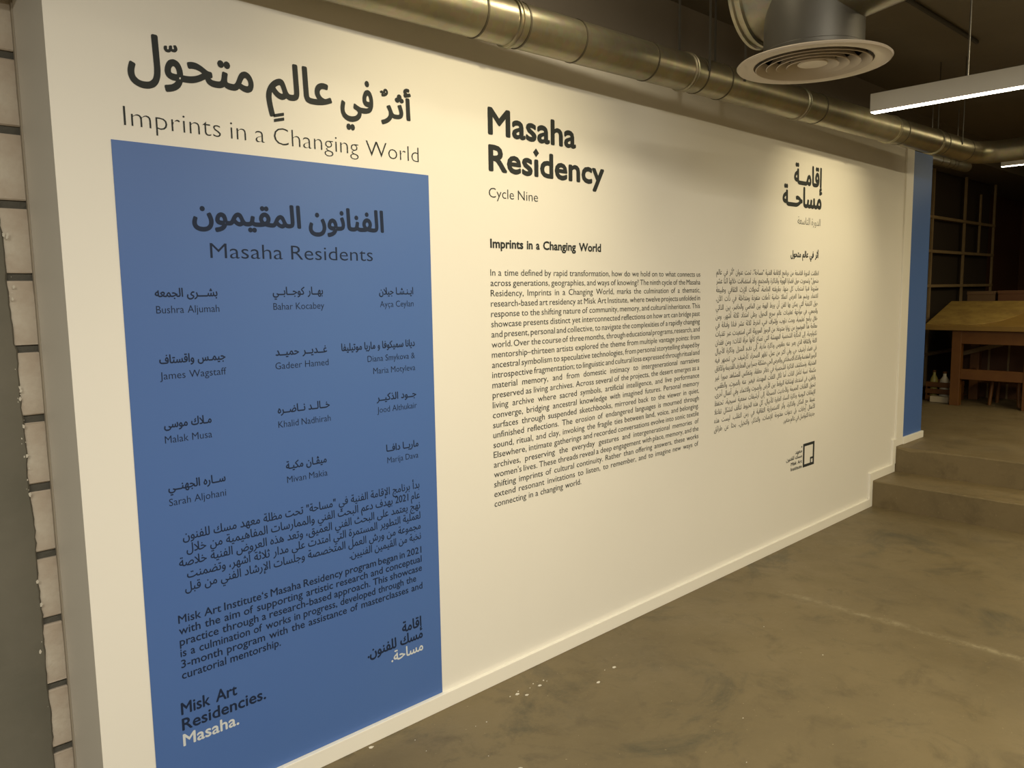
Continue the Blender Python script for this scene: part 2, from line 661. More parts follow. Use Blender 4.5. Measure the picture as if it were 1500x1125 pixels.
def glyph_tris(s, light=0.0):
    """triangulated fill (points, triangles) of a visual-order string; overlapping outlines are united"""
    key = (s, light)
    if key in _tri:
        return _tri[key]
    loops = contours(s)
    ar = is_ar(s)
    sg = _sign['ar'] if ar else _sign['la']
    outer, holes = [], []
    for l in loops:
        if (sarea(l) > 0) == (sg > 0) or not any(q is not l and inside(l[0], q) for q in loops):
            outer.append(l)
        else:
            holes.append(l)
    bb = [(min(p[0] for p in l), max(p[0] for p in l), min(p[1] for p in l), max(p[1] for p in l)) for l in outer]
    if light:
        outer2 = [thin(l, light) for l in outer]
    else:
        outer2 = outer
    groups = [[o_] for o_ in outer2]
    for h in holes:
        c0 = (sum(p[0] for p in h) / len(h), sum(p[1] for p in h) / len(h))
        best = None
        for i, l in enumerate(outer):
            b = bb[i]
            if b[0] <= h[0][0] <= b[1] and b[2] <= h[0][1] <= b[3] and (inside(h[0], l) or inside(c0, l)):
                if best is None or (b[1] - b[0]) * (b[3] - b[2]) < (bb[best][1] - bb[best][0]) * (bb[best][3] - bb[best][2]):
                    best = i
        if best is not None:
            groups[best].append(thin(h, -light) if light else h)
    pts, edges = [], []
    for g in groups:
        for l in g:
            b0 = len(pts)
            pts.extend(Vector(p) for p in l)
            edges.extend((b0 + k, b0 + (k + 1) % len(l)) for k in range(len(l)))
    gb = [(min(p[0] for p in g[0]), max(p[0] for p in g[0]), min(p[1] for p in g[0]), max(p[1] for p in g[0])) for g in groups]
    r = delaunay_2d_cdt(pts, edges, [], 1, 1e-5)
    P, T = [(v.x, v.y) for v in r[0]], []
    for f in r[2]:
        c = (sum(P[k][0] for k in f) / 3, sum(P[k][1] for k in f) / 3)
        for g, b in zip(groups, gb):
            if b[0] <= c[0] <= b[1] and b[2] <= c[1] <= b[3] and inside(c, g[0]) and not any(inside(c, h) for h in g[1:]):
                T.append(tuple(f))
                break
    _tri[key] = (P, T)
    return _tri[key]


class Lettering:
    """collects flat letters on the plane y = y0; x runs right, z up"""

    def __init__(self, y0):
        self.V, self.F, self.y0, self.n = [], [], y0, 0

    def put(self, P, T, fx, fz, dx=0.0, dz=0.0):
        b = len(self.V)
        y = self.y0 - 0.00003 * (self.n % 9)
        self.n += 1
        self.V.extend((fx(p[0]) + dx, y, fz(p[1]) + dz) for p in P)
        for t in T:
            self.F.append(tuple(b + k for k in t))

    def word(self, s, x0, x1, zb, em, light=0.0, bold=0.0):
        """one visual-order string stretched to x0..x1, baseline zb, em height em"""
        P, T = glyph_tris(s, light)
        if not P:
            return
        a, b = min(p[0] for p in P), max(p[0] for p in P)
        x0 += bold
        x1 -= bold
        k = (x1 - x0) / (b - a)
        dirs = [(0, 0)]
        if bold:
            nd = 8 if bold > 0.0015 else 4
            dirs += [(bold * math.cos(2 * PI * i / nd), bold * math.sin(2 * PI * i / nd)) for i in range(nd)]
        for dx, dz in dirs:
            self.put(P, T, lambda x: x0 + (x - a) * k, lambda y_: zb + y_ * em, dx, dz)

    def line(self, text, x0, x1, zb, em, rtl=False, light=0.0, bold=0.0, xs=None, fit=True):
        """a line of words; fit=True spreads the spaces over x0..x1, else natural spacing from the reading side"""
        words = text.split()
        if rtl:
            words = [shape(t) if is_ar(t) else t for t in words]
        ws = []
        for t in words:
            P, _ = glyph_tris(t, light)
            ws.append((max(p[0] for p in P) - min(p[0] for p in P)) * em)
        n = len(ws)
        sp = 0.36 * em
        if xs is None:                       # stretch everything to fill the line
            xs = (x1 - x0) / (sum(ws) + sp * (n - 1))
            sp *= xs
        elif fit and n > 1:
            sp = ((x1 - x0) - sum(ws) * xs) / (n - 1)
        else:
            sp *= xs
        if rtl:
            x = x1
            for t, q in zip(words, ws):
                self.word(t, x - q * xs, x, zb, em, light, bold)
                x -= q * xs + sp
        else:
            x = x0
            for t, q in zip(words, ws):
                self.word(t, x, x + q * xs, zb, em, light, bold)
                x += q * xs + sp

    def build(self, name, m, parent=None):
        me = bpy.data.meshes.new(name)
        cx = sum(v[0] for v in self.V) / len(self.V)
        cz = min(v[2] for v in self.V)
        org = Vector((cx, self.y0, cz))
        me.from_pydata([tuple(Vector(v) - org) for v in self.V], [], self.F)
        me.materials.append(m)
        me.update()
        ob = bpy.data.objects.new(name, me)
        off = parent.location if parent is not None else Vector((0, 0, 0))
        ob.location = org - off
        link(ob, parent)
        return ob


def line_scale(lines, x0, x1, em, rtl, minsp=0.27):
    best = 9
    for t in lines:
        ws = 0
        wl = t.split()
        for q in wl:
            P, _ = glyph_tris(shape(q) if rtl and is_ar(q) else q)
            ws += (max(p[0] for p in P) - min(p[0] for p in P)) * em
        best = min(best, ((x1 - x0) - minsp * em * (len(wl) - 1)) / ws)
    return best


CAPL, CAPA = 0.682, 0.70        # cap height and alef height of the built-in fonts per em
YW = -0.0008                    # lettering on the white wall
YP = -0.0022                    # lettering on the blue panel


def one(name, text, x0, x1, zb, cap, m, parent, y=YW, rtl=False, light=0.0, bold=0.0):
    L = Lettering(y)
    L.line(text, x0, x1, zb, cap / (CAPA if rtl else CAPL), rtl, light, bold)
    return L.build(name, m, parent)


# big Arabic title over the panel, with its vowel marks
t = empty('wall_title', (0.555 + 0.65, 0, 2.0), 'large dark two-line title in Arabic and thin English letters above the blue panel', 'wall lettering')
L = Lettering(YW)
EMT = 0.098 / CAPA
B = 0.0032
L.word(shape('متحوّل'), 0.743, 1.091, 2.141, 0.102 / CAPA, 0, B)
L.word(shape('عالم'), 1.128, 1.350, 2.140, 0.100 / CAPA, 0, B)
L.word(shape('في'), 1.379, 1.503, 2.138, EMT, 0, B)
L.word(shape('أثر'), 1.531, 1.656, 2.138, 0.086 / CAPA * 0.86, 0, B)


def mark(L, ch, xc, zc, wdt, hgt, bold=0.0):
    P, T = glyph_tris(ch)
    a, b = min(p[0] for p in P), max(p[0] for p in P)
    c, d = min(p[1] for p in P), max(p[1] for p in P)
    dirs = [(0, 0)] + ([(bold * math.cos(PI / 2 * i), bold * math.sin(PI / 2 * i)) for i in range(4)] if bold else [])
    for dx, dz in dirs:
        L.put(P, T, lambda x: xc + (x - (a + b) / 2) * wdt / (b - a), lambda y_: zc + (y_ - (c + d) / 2) * hgt / (d - c), dx, dz)


mark(L, '\u0651', 0.858, 2.220, 0.034, 0.020, 0.0014)
mark(L, '\u064D', 1.166, 2.082, 0.032, 0.030, 0.0008)
mark(L, '\u064C', 1.546, 2.213, 0.030, 0.024, 0.0016)
L.build('arabic_line', M_INK, t)
one('english_line', 'Imprints in a Changing World', 0.725, 1.681, 2.0015, 0.0508, M_INK, t, light=0.017)

# the blue panel and everything lettered on it
pan = obj('blue_panel', boxm(0.690, 1.7205, -0.0018, -0.0003, 0.0605, 1.962), M_BLUE, origin=(0.69, 0, 0.0605))
tag(pan, 'tall blue painted rectangle on the white wall, lettered in navy with names and two paragraphs', 'wall panel')


def ptext(name, text, x0, x1, zb, cap, **k):
    m = k.pop('m', M_NAVY)
    return one(name, text, x0, x1, zb, cap, m, pan, y=YP, **k)


L = Lettering(YP)
L.line('الفنانون', 1.248, 1.527, 1.759, 0.066 / CAPA, True, 0, 0.0028)
L.line('المقيمون', 0.887, 1.222, 1.759, 0.063 / CAPA, True, 0, 0.0028)
L.build('arabic_heading', M_NAVY, pan)
ptext('english_heading', 'Masaha Residents', 0.933, 1.479, 1.662, 0.0425, light=0.006)
CAPN, CAPNA = 0.0205, 0.0235
NAMES = [
    ('بشـــرى الجمعه', 0.773, 0.947, 1.554, [('Bushra Aljumah', 0.774, 0.950, 1.509)]),
    ('بهــار كوجــابــي', 1.117, 1.288, 1.555, [('Bahar Kocabey', 1.117, 1.290, 1.510)]),
    ('ايـنـشـا جيلان', 1.499, 1.640, 1.551, [('Ayça Ceylan', 1.501, 1.640, 1.509)]),
    ('جيمـس واقستاف', 0.773, 0.960, 1.371, [('James Wagstaff', 0.772, 0.960, 1.327)]),
    ('غــديــر حميــد', 1.116, 1.294, 1.371, [('Gadeer Hamed', 1.114, 1.297, 1.329)]),
    ('ديانا سميكوفا و ماريا موتيليفا', 1.346, 1.640, 1.371, [('Diana Smykova &', 1.444, 1.639, 1.328), ('Maria Motyleva', 1.465, 1.639, 1.286)]),
    ('مـلاك موسى', 0.774, 0.908, 1.191, [('Malak Musa', 0.774, 0.907, 1.148)]),
    ('خــالــد نــاضــره', 1.114, 1.295, 1.193, [('Khalid Nadhirah', 1.114, 1.296, 1.148)]),
    ('جــود الذكيــر', 1.474, 1.640, 1.193, [('Jood Althukair', 1.475, 1.641, 1.152)]),
    ('ســاره الجهنــي', 0.774, 0.939, 1.013, [('Sarah Aljohani', 0.774, 0.938, 0.969)]),
    ('ميڤـان مكيـة', 1.132, 1.275, 1.015, [('Mivan Makia', 1.134, 1.276, 0.971)]),
    ('ماريــا دافــا', 1.506, 1.643, 1.014, [('Marija Dava', 1.509, 1.641, 0.973)]),
]
for a, x0, x1, zb, es in NAMES:
    L = Lettering(YP)
    L.line(a, x0, x1, zb, CAPNA / CAPA, True, 0, 0.0007)
    for e, ex0, ex1, ez in es:
        L.line(e, ex0, ex1, ez, CAPN / CAPL, False, 0.004)
    L.build('name_entry', M_NAVY, pan)
PA = ['بدأ برنامج الإقامة الفنية في "مساحة" تحت مظلة معهد مسك للفنون',
      'عام 2021 بهدف دعم البحث الفني والممارسات المفاهيمية من خلال',
      'نهج يعتمد على البحث الفني العميق، وتعد هذه العروض الفنية خلاصة',
      'لعملية التطوير المستمرة التي امتدت على مدار ثلاثة أشهر، وتضمنت',
      'مجموعة من ورش العمل المتخصصة وجلسات الإرشاد الفني من قبل',
      'نخبة من القيّمين الفنيين.']
PX0 = [0.805, 0.813, 0.790, 0.810, 0.802, 1.345]
L = Lettering(YP)
for i, s in enumerate(PA):
    L.line(s, PX0[i], 1.642, 0.863 - 0.0376 * i, 0.0255 / CAPA, True, 0.0, 0.0004)
L.build('arabic_paragraph', M_NAVY, pan)
PE = ['Misk Art Institute‘s Masaha Residency program began in 2021',
      'with the aim of supporting artistic research and conceptual',
      'practice through a research-based approach. This showcase',
      'is a culmination of works in progress, developed through the',
      '3-month program with the assistance of masterclasses and',
      'curatorial mentorship.']
L = Lettering(YP)
xs = line_scale(PE, 0.777, 1.642, 0.0235 / CAPL, False)
for i, s in enumerate(PE):
    L.line(s, 0.777, (1.642, 1.642, 1.642, 1.615, 1.642, 1.085)[i], 0.623 - 0.0334 * i, 0.0235 / CAPL, False, 0, 0.0004, None if i in (3, 5) else xs)
L.build('english_paragraph', M_NAVY, pan)
L = Lettering(YP)
L.line('Misk Art', 0.768, 0.936, 0.350, 0.035 / CAPL, False, 0, 0.0010)
L.line('Residencies.', 0.768, 1.027, 0.302, 0.035 / CAPL, False, 0, 0.0010)
L.build('residency_wordmark', M_NAVY, pan)
ptext('white_wordmark', 'Masaha.', 0.768, 0.937, 0.254, 0.035, m=M_WHITEV, bold=0.0010)
L = Lettering(YP)
L.line('إقامة', 1.547, 1.636, 0.350, 0.037 / CAPA, True, 0, 0.0014)
L.line('مسك للفنون.', 1.400, 1.637, 0.305, 0.036 / CAPA, True, 0, 0.0014)
L.build('arabic_wordmark', M_NAVY, pan)
ptext('white_arabic_wordmark', 'مساحة.', 1.497, 1.637, 0.257, 0.036, rtl=True, m=M_WHITEV, bold=0.0010)

# middle block: English text
t = empty('english_heading', (2.33, 0, 1.9), 'bold dark English heading of two lines with a thin smaller line under it', 'wall lettering')
L = Lettering(YW)
L.line('Masaha', 2.004, 2.491, 2.140, 0.092 / CAPL, False, 0, 0.0042)
L.line('Resıdency', 2.004, 2.671, 2.007, 0.090 / CAPL, False, 0, 0.0042)
L.V += [(2.256 - 0.017, YW, 2.096), (2.256, YW, 2.113), (2.256 + 0.017, YW, 2.096), (2.256, YW, 2.079)]
L.F.append(tuple(len(L.V) - k for k in (4, 3, 2, 1)))
L.build('bold_lines', M_INK, t)
one('thin_line', 'Cycle Nine', 2.003, 2.264, 1.907, 0.036, M_INK, t, light=0.007)
o = one('english_subheading', 'Imprints in a Changing World', 2.005, 2.649, 1.721, 0.032, M_INK, None, bold=0.0016)
tag(o, 'small bold single-line English subheading above the long English paragraph', 'wall lettering')
ESSAY = '''In a time defined by rapid transformation, how do we hold on to what connects us
across generations, geographies, and ways of knowing? The ninth cycle of the Masaha
Residency, Imprints in a Changing World, marks the culmination of a thematic,
research-based art residency at Misk Art Institute, where twelve projects unfolded in
response to the shifting nature of community, memory, and cultural inheritance. This
showcase presents distinct yet interconnected reflections on how art can bridge past
and present, personal and collective, to navigate the complexities of a rapidly changing
world. Over the course of three months, through educational programs, research, and
mentorship–thirteen artists explored the theme from multiple vantage points: from
ancestral symbolism to speculative technologies, from personal storytelling shaped by
introspective fragmentation; to linguistic and cultural loss expressed through ritual and
material memory, and from domestic intimacy to intergenerational narratives
preserved as living archives. Across several of the projects, the desert emerges as a
living archive where sacred symbols, artificial intelligence, and live performance
converge, bridging ancestral knowledge with imagined futures. Personal memory
surfaces through suspended sketchbooks, mirrored back to the viewer in quiet,
unfinished reflections. The erosion of endangered languages is mourned through
sound, ritual, and clay, invoking the fragile ties between land, voice, and belonging.
Elsewhere, intimate gatherings and recorded conversations evolve into sonic textile
archives, preserving the everyday gestures and intergenerational memories of
women's lives. These threads reveal a deep engagement with place, memory, and the
shifting imprints of cultural continuity. Rather than offering answers, these works
extend resonant invitations to listen, to remember, and to imagine new ways of
connecting in a changing world.'''.split('\n')
em = 0.0245 / CAPL
xs = line_scale(ESSAY, 2.003, 3.417, em, False, 0.25)
L = Lettering(YW)
for i, s in enumerate(ESSAY):
    zb = 1.616 + (0.718 - 1.616) * i / 23
    L.line(s, 2.003, 2.512 if i == 23 else 3.415, zb, em, False, 0, 0.0, None if i == 23 else xs)
o = L.build('english_essay', M_INK)
tag(o, 'long justified English paragraph in small dark letters in the middle of the white wall', 'wall lettering')

# right block: Arabic text
t = empty('arabic_heading', (4.5, 0, 1.92), 'bold dark Arabic heading of two lines with a faint smaller line under it', 'wall lettering')
L = Lettering(YW)
L.line('إقامــة', 4.362, 4.719, 2.155, 0.107 / CAPA, True, 0, 0.0055)
L.line('مساحــة', 4.233, 4.714, 2.026, 0.107 / CAPA, True, 0, 0.0055)
L.build('bold_lines', M_INK, t)
one('thin_line', 'الدورة التاسعة', 4.417, 4.708, 1.924, 0.042, M_INK, t, rtl=True, light=0.010)
o = one('arabic_subheading', 'أثر في عالم متحول', 4.344, 4.694, 1.733, 0.036, M_INK, None, rtl=True, bold=0.0018)
tag(o, 'small bold single-line Arabic subheading above the long Arabic paragraph', 'wall lettering')
ARAB = '''انطلقت الدورة التاسعة من برنامج الإقامة الفنية "مساحة"، تحت عنوان "أثر في عالم
متحول" وتمحورت حول قضايا الهوية والذاكرة والمجتمع، وقد استضافت خلالها اثنا عشر
مشروعا فنيا استجاب كل منها، بطريقته الخاصة، لتحولات الإرث الثقافي وطبيعة
الانتماء. ويضم هذا العرض أعمالا ختامية تأملات متفردة ومتداخلة في ذات الآن،
حول الكيفية التي يمكن بها للفن أن يربط الهوة بين الماضي والحاضر، بين الذاتي
والجمعي، في مواجهة تعقيدات عالم سريع التحول. وعلى امتداد ثلاثة أشهر، ومن
خلال برامج تعليمية، وبحث دؤوب، وإشراف فني، انخرط ثلاثة عشر فنانا وفنانة في
معالجة هذا الموضوع من زوايا متنوعة: من الرموز الموروثة التي استعيدت عبر تقنيات
تكنولوجية، إلى الحكاية الشخصية المهمشة التي تصاغ كأنها مرآة للذات؛ ومن فقدان
اللغة والثقافة الذي يعبر عنه بطقوس وذاكرة مادية، إلى دفء المنزل وذاكرة الأجيال
في فضاء أرشيف حي. وفي أكثر من عمل، تظهر الصحراء كأرشيف حي تنصهر فيه
الرموز المقدسة والذكاء الاصطناعي والعرض الحي، مشكلة جسرا بين المعارف القديمة والآفاق
المتخيلة. وتستكشف الذاكرة الشخصية في دفاتر معلقة، وتنعكس للمشاهد صورا غير
مكتملة نسبة لتأمل الذات. أما تآكل اللغات المهددة، فيعبر عنه بالصوت، والطقس،
والطين، في استدعاء لهشاشة الروابط بين الأرض والصوت والانتماء. وفي أعمال أخرى،
تتحول اللقاءات الحميمة والأحاديث المسجلة إلى أرشيفات سمعية نسيجية، تحتفظ
الإيماءات اليومية وذاكرة النساء العابرة للأجيال. كل هذه الخيوط تتآلف لتشكل تفاعلا
عميقا مع المكان والذاكرة، وأثر الاستمرارية الثقافية في زمن التقلب. ليست هذه
الأعمال إجابات، بل دعوات مفتوحة للإنصات، والتذكر، والتخيل.. بحثا عن طرائق
جديدة للتواصل في عالم متغير.'''.split('\n')
em = 0.0275 / CAPA
xs = line_scale(ARAB, 3.56, 4.703, em, True, 0.24)
L = Lettering(YW)
for i, s in enumerate(ARAB):
    zb = 1.628 + (0.762 - 1.628) * i / 19
    L.line(s, 4.304 if i == 19 else 3.562, 4.703, zb, em, True, 0, 0.0, None if i == 19 else max(xs, 0.0))
o = L.build('arabic_essay', M_INK)
tag(o, 'long justified Arabic paragraph in small dark letters on the right part of the white wall', 'wall lettering')

# institute mark under the Arabic text: square frame with a small square in its corner, five lines of small print
lg = empty('institute_mark', (4.64, 0, 0.449), 'small dark square-frame mark with tiny lettering beside it, low under the Arabic text', 'logo')
bm = bmesh.new()
x0, x1, z0, z1 = 4.565, 4.714, 0.449, 0.597
for a in ((x0, x1, z1 - 0.017, z1), (x0, x1, z0, z0 + 0.017), (x0, x0 + 0.019, z0 + 0.017, z1 - 0.017), (x1 - 0.019, x1, z0 + 0.017, z1 - 0.017),
          (x1 - 0.054, x1 - 0.019, z0 + 0.040, z0 + 0.052), (x1 - 0.054, x1 - 0.042, z0 + 0.017, z0 + 0.040)):
    box(bm, a[0], a[1], -0.0008, -0.0002, a[2], a[3])
obj('square_frame', bm, M_INK, lg)
L = Lettering(YW)
L.V += [(4.538, YW, 0.583), (4.545, YW, 0.576), (4.552, YW, 0.583), (4.545, YW, 0.590)]
L.F.append((0, 1, 2, 3))
L.line('معهد', 4.462, 4.552, 0.550, 0.022 / CAPA, True, 0, 0.0008)
L.line('مسك للفنون', 4.352, 4.552, 0.519, 0.022 / CAPA, True, 0, 0.0008)
L.line('Misk Art', 4.412, 4.552, 0.484, 0.020 / CAPL, False, 0, 0.0006)
L.line('Institute', 4.412, 4.552, 0.452, 0.020 / CAPL, False, 0, 0.0006)
L.build('small_print', M_INK, lg)

# ------------------------------------------------------------------ ducts
def duct(name, label, pts, r, seams, wide=(), matl=None, seg=48, group=None, cap=True, cat='duct'):
    """straight run through pts, one child per seam ring; seams are distances along the first leg"""
    root = empty(name, pts[0], label, cat, group)
    bm = bmesh.new()
    sweep(bm, pts, [r] * len(pts), seg, cap)
    obj('duct_tube', bm, matl or M_DUCT, root, smooth=True)
    P = [Vector(p) for p in pts]
    d = [0]
    for a, b in zip(P, P[1:]):
        d.append(d[-1] + (b - a).length)

    def at(s):
        for i in range(len(P) - 1):
            if s <= d[i + 1] or i == len(P) - 2:
                tt = (s - d[i]) / (d[i + 1] - d[i])
                return P[i].lerp(P[i + 1], tt), (P[i + 1] - P[i]).normalized()
    for s in seams:
        c, tdir = at(s)
        bm = bmesh.new()
        sweep(bm, [c - tdir * 0.004, c - tdir * 0.0035, c + tdir * 0.0035, c + tdir * 0.004], [r * 0.99, r + 0.0022, r + 0.0022, r * 0.99], seg)
        obj('seam_ring', bm, M_SEAM, root, smooth=True)
    for s in wide:
        c, tdir = at(s)
        bm = bmesh.new()
        h = 0.014
        sweep(bm, [c - tdir * h, c - tdir * (h - 0.003), c - tdir * (h - 0.009), c - tdir * (h - 0.011), c + tdir * (h - 0.011), c + tdir * (h - 0.009), c + tdir * (h - 0.003), c + tdir * h],
              [r * 0.99, r + 0.006, r + 0.006, r + 0.002, r + 0.002, r + 0.006, r + 0.006, r * 0.99], seg)
        obj('collar', bm, matl or M_DUCT, root, smooth=True)
    return root


A = Vector((-1.5, 0.015 - 0.0, 2.486))


def slim(x):
    return (x, -0.088 - 0.0433 * (x - 0.555), 2.487)


pts = [slim(-1.2), slim(6.25)]
# quarter bend towards the room at the far end
c = slim(6.25)
for k in range(1, 9):
    a = PI / 2 * k / 8
    pts.append((c[0] + 0.16 * math.sin(a), c[1] - 0.16 * (1 - math.cos(a)), c[2]))
pts.append((c[0] + 0.16, c[1] - 1.4, c[2]))
s0 = -1.2
duct('slim_round_duct', 'slim galvanised round duct with seam rings running just above the white wall', pts, 0.076,
     [x - s0 for x in (1.83, 2.02, 2.30, 2.72, 3.06, 3.24, 4.10, 5.10, 5.72, 6.14)], [x - s0 for x in (1.98, 2.98, 3.92, 4.98, 5.62)] + [7.45 + 0.25 + 0.16])
# flat steel straps that hang the slim duct from the ceiling
SD = bpy.data.objects['slim_round_duct']
for xx in (0.2, 3.05, 3.32, 5.9):
    cy_ = slim(xx)[1]
    for sg in (-1, 1):
        obj('hanging_strap', boxm(xx - 0.008, xx + 0.008, cy_ + sg * 0.0785 - 0.0008, cy_ + sg * 0.0785 + 0.0008, 2.487, CZ), M_CONDUIT, SD)
# slim duct in the back room behind the blue return
duct('back_room_duct', 'short slim round duct showing past the top corner of the blue return', [(6.60, 0.14, 2.565), (7.75, 0.14, 2.585)], 0.045,
     [0.45, 0.62, 0.74, 0.82], [], M_DUCT)

for xx in (6.9, 7.5):
    bm = bmesh.new()
    sweep(bm, [(xx, 0.14, 2.60), (xx, 0.14, CZ)], [0.004, 0.004], 8)
    obj('hanging_rod', bm, M_WIRE, bpy.data.objects['back_room_duct'])
# round ceiling diffuser with neck, cross duct and rings
DC = (2.84, -0.84, 2.35)
df = empty('ceiling_diffuser', DC, 'large round cream air diffuser with concentric louvre rings on a grey metal neck', 'air diffuser')
bm = bmesh.new()
lathe(bm, [(0.200, 0.020), (0.206, 0.008), (0.235, 0.0), (0.262, 0.004), (0.266, 0.010), (0.262, 0.014), (0.230, 0.016), (0.20, 0.03)], DC)
obj('outer_rim', bm, M_DIFF, df, smooth=True)
for i, (ro, ri) in enumerate(((0.197, 0.168), (0.160, 0.132), (0.124, 0.098), (0.089, 0.064))):
    bm = bmesh.new()
    z1 = 0.036
    lathe(bm, [(ri, z1), (ri + (ro - ri) * 0.45, z1 - 0.020), (ro, z1 - 0.036), (ro + 0.002, z1 - 0.034), (ri + (ro - ri) * 0.5, z1 - 0.017), (ri + 0.002, z1 + 0.002), (ri, z1)], DC)
    obj('louvre_ring', bm, M_DIFF, df, smooth=True)
bm = bmesh.new()
lathe(bm, [(0, 0.010), (0.030, 0.009), (0.050, 0.006), (0.053, 0.009), (0.040, 0.022), (0, 0.034)], DC)
obj('centre_disc', bm, M_DIFF, df, smooth=True)
bm = bmesh.new()
lathe(bm, [(0.172, 0.33), (0.172, 0.055), (0.176, 0.052), (0.176, 0.040), (0.182, 0.036), (0.202, 0.026), (0.200, 0.022), (0.170, 0.040), (0.168, 0.33)], DC)
obj('neck', bm, M_DUCTGREY, df, smooth=True)
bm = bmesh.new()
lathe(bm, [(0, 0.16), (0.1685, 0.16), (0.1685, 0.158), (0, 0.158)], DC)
obj('inner_shade_disc', bm, M_DARK, df)  # near-black disc closing the neck, its colour stands for the shade inside
bm = bmesh.new()
R = 0.180
cz = 2.655
ys = [(-0.60, R * 0.97), (-0.60, R + 0.012), (-0.612, R + 0.012), (-0.616, R + 0.003), (-0.626, R + 0.003), (-0.630, R + 0.010), (-0.642, R + 0.010), (-0.646, R - 0.002), (-0.70, R - 0.006),
      (-0.98, R - 0.006), (-1.16, R - 0.03), (-1.17, R - 0.024), (-1.185, R - 0.024), (-1.19, R - 0.03), (-1.20, R - 0.03), (-1.205, R - 0.024), (-1.22, R - 0.024), (-1.225, R - 0.03), (-2.6, R - 0.03)]
sweep(bm, [(2.84, y, cz) for y, r in ys], [r for y, r in ys], 48, True)
obj('cross_duct', bm, M_DUCT, df, smooth=True)

# ------------------------------------------------------------------ linear lamps
def linear_lamp(x, y0, y1, zb, h, wdt, label, wires):
    root = empty('linear_lamp', (x, y0, zb), label, 'ceiling lamp', 'linear pendant lamps')
    bm = bmesh.new()
    box(bm, x - wdt / 2, x + wdt / 2, y1, y0, zb, zb + h, bev=0.002)
    obj('housing', bm, M_LAMPBODY, root)
    bm = bmesh.new()
    box(bm, x - wdt / 2 + 0.002, x + wdt / 2 - 0.010, y1 + 0.004, y0 - 0.004, zb - 0.004, zb + 0.004, bev=0.001)
    obj('glowing_strip', bm, M_GLOW, root)
    for y in wires:
        bm = bmesh.new()
        sweep(bm, [(x, y, zb + h), (x, y, CZ)], [0.0035, 0.0035], 8)
        obj('hanging_wire', bm, M_WIRE, root)
    return root


linear_lamp(3.6, -0.745, -2.75, 2.309, 0.077, 0.05, 'near white linear pendant lamp with a bright strip, right of the round diffuser', (-1.12, -2.4))
linear_lamp(7.8, -0.12, -2.1, 2.558, 0.05, 0.045, 'far linear pendant lamp, a thin bright line at the right over the back room', (-0.5, -1.7))
# conduit across the ceiling with a drop
bm = bmesh.new()
sweep(bm, [(4.45, -0.55, 3.035), (5.55, -0.56, 3.035)], [0.012, 0.012], 10, True)
o = obj('ceiling_conduit', bm, M_CONDUIT)
tag(o, 'thin dark conduit fixed along the ceiling above the near linear lamp', 'conduit')

# ------------------------------------------------------------------ back room
o = obj('wall_back', boxm(6.0, 14.0, 1.25, 1.4, -0.1, CZ), M_RED)
tag(o, kind='structure')
# open grid shelving along the back wall
sh = empty('grid_shelving', (8.2, 0.85, F2), 'tall tan open shelving of square bays along the dark back wall', 'shelving')
SY0, SY1 = 0.85, 0.93
obj('back_board', boxm(8.15, 11.25, SY1 - 0.01, SY1, F2, 2.79), M_SHELFBACK, sh)
for xv in (8.15, 9.10, 10.13, 11.22):
    obj('upright', boxm(xv, xv + 0.032, SY0, SY0 + 0.022, F2, 2.79), M_SHELF, sh)
for zv in (F2 + 0.06, 0.80, 1.17, 1.54, 1.91, 2.27):
    obj('shelf_board', boxm(8.15, 11.255, SY0 - 0.004, SY0 + 0.055, zv, zv + 0.03), M_SHELF, sh)
for zv in (1.942, 2.302):
    obj('divider', boxm(10.68, 10.705, SY0 + 0.001, SY0 + 0.02, zv, zv + 0.33), M_SHELF, sh)

# drafting table: slanted top on a framed base
dk = empty('drafting_table', (8.5, 0.2, F2), 'large brown wooden drafting table with a slanted top on a framed base', 'table')
DX = 8.50


def slab(y0, y1, x0, x1, z0, z1, th):
    bm = bmesh.new()
    p = []
    for y in (y0, y1):
        for x, zz in ((x0, z0), (x1, z1)):
            p.append(bm.verts.new((x, y, zz)))
            p.append(bm.verts.new((x, y, zz - th)))
    for f in ((0, 2, 3, 1), (4, 5, 7, 6), (0, 4, 6, 2), (1, 3, 7, 5), (0, 1, 5, 4), (2, 6, 7, 3)):
        bm.faces.new([p[i] for i in f])
    bmesh.ops.bevel(bm, geom=list(bm.edges), offset=0.003, segments=1, affect='EDGES')
    return bm


obj('slanted_top', slab(-1.75, 0.67, 8.46, 9.20, 1.165, 1.385, 0.050), M_TOP, dk)
for y0, y1, x0 in ((0.335, 0.42, DX), (-0.29, -0.205, DX), (-1.55, -1.465, DX), (0.335, 0.42, 9.08), (-1.55, -1.465, 9.08)):
    obj('leg', boxm(x0, x0 + 0.08, y0, y1, F2, 1.115 if x0 < 9 else 1.29, bev=0.003), M_WOOD, dk)
obj('apron', boxm(DX + 0.005, DX + 0.035, -1.55, 0.42, 0.985, 1.115, bev=0.002), M_WOOD, dk)
obj('stretcher', boxm(DX + 0.005, DX + 0.05, -1.465, 0.335, 0.635, 0.735, bev=0.003), M_WOOD, dk)
obj('rear_rail', boxm(9.09, 9.13, -1.465, 0.335, 0.55, 0.60, bev=0.003), M_WOOD, dk)
obj('brace', boxm(8.58, 9.08, 0.355, 0.40, 0.63, 0.70, bev=0.003), M_WOOD, dk)
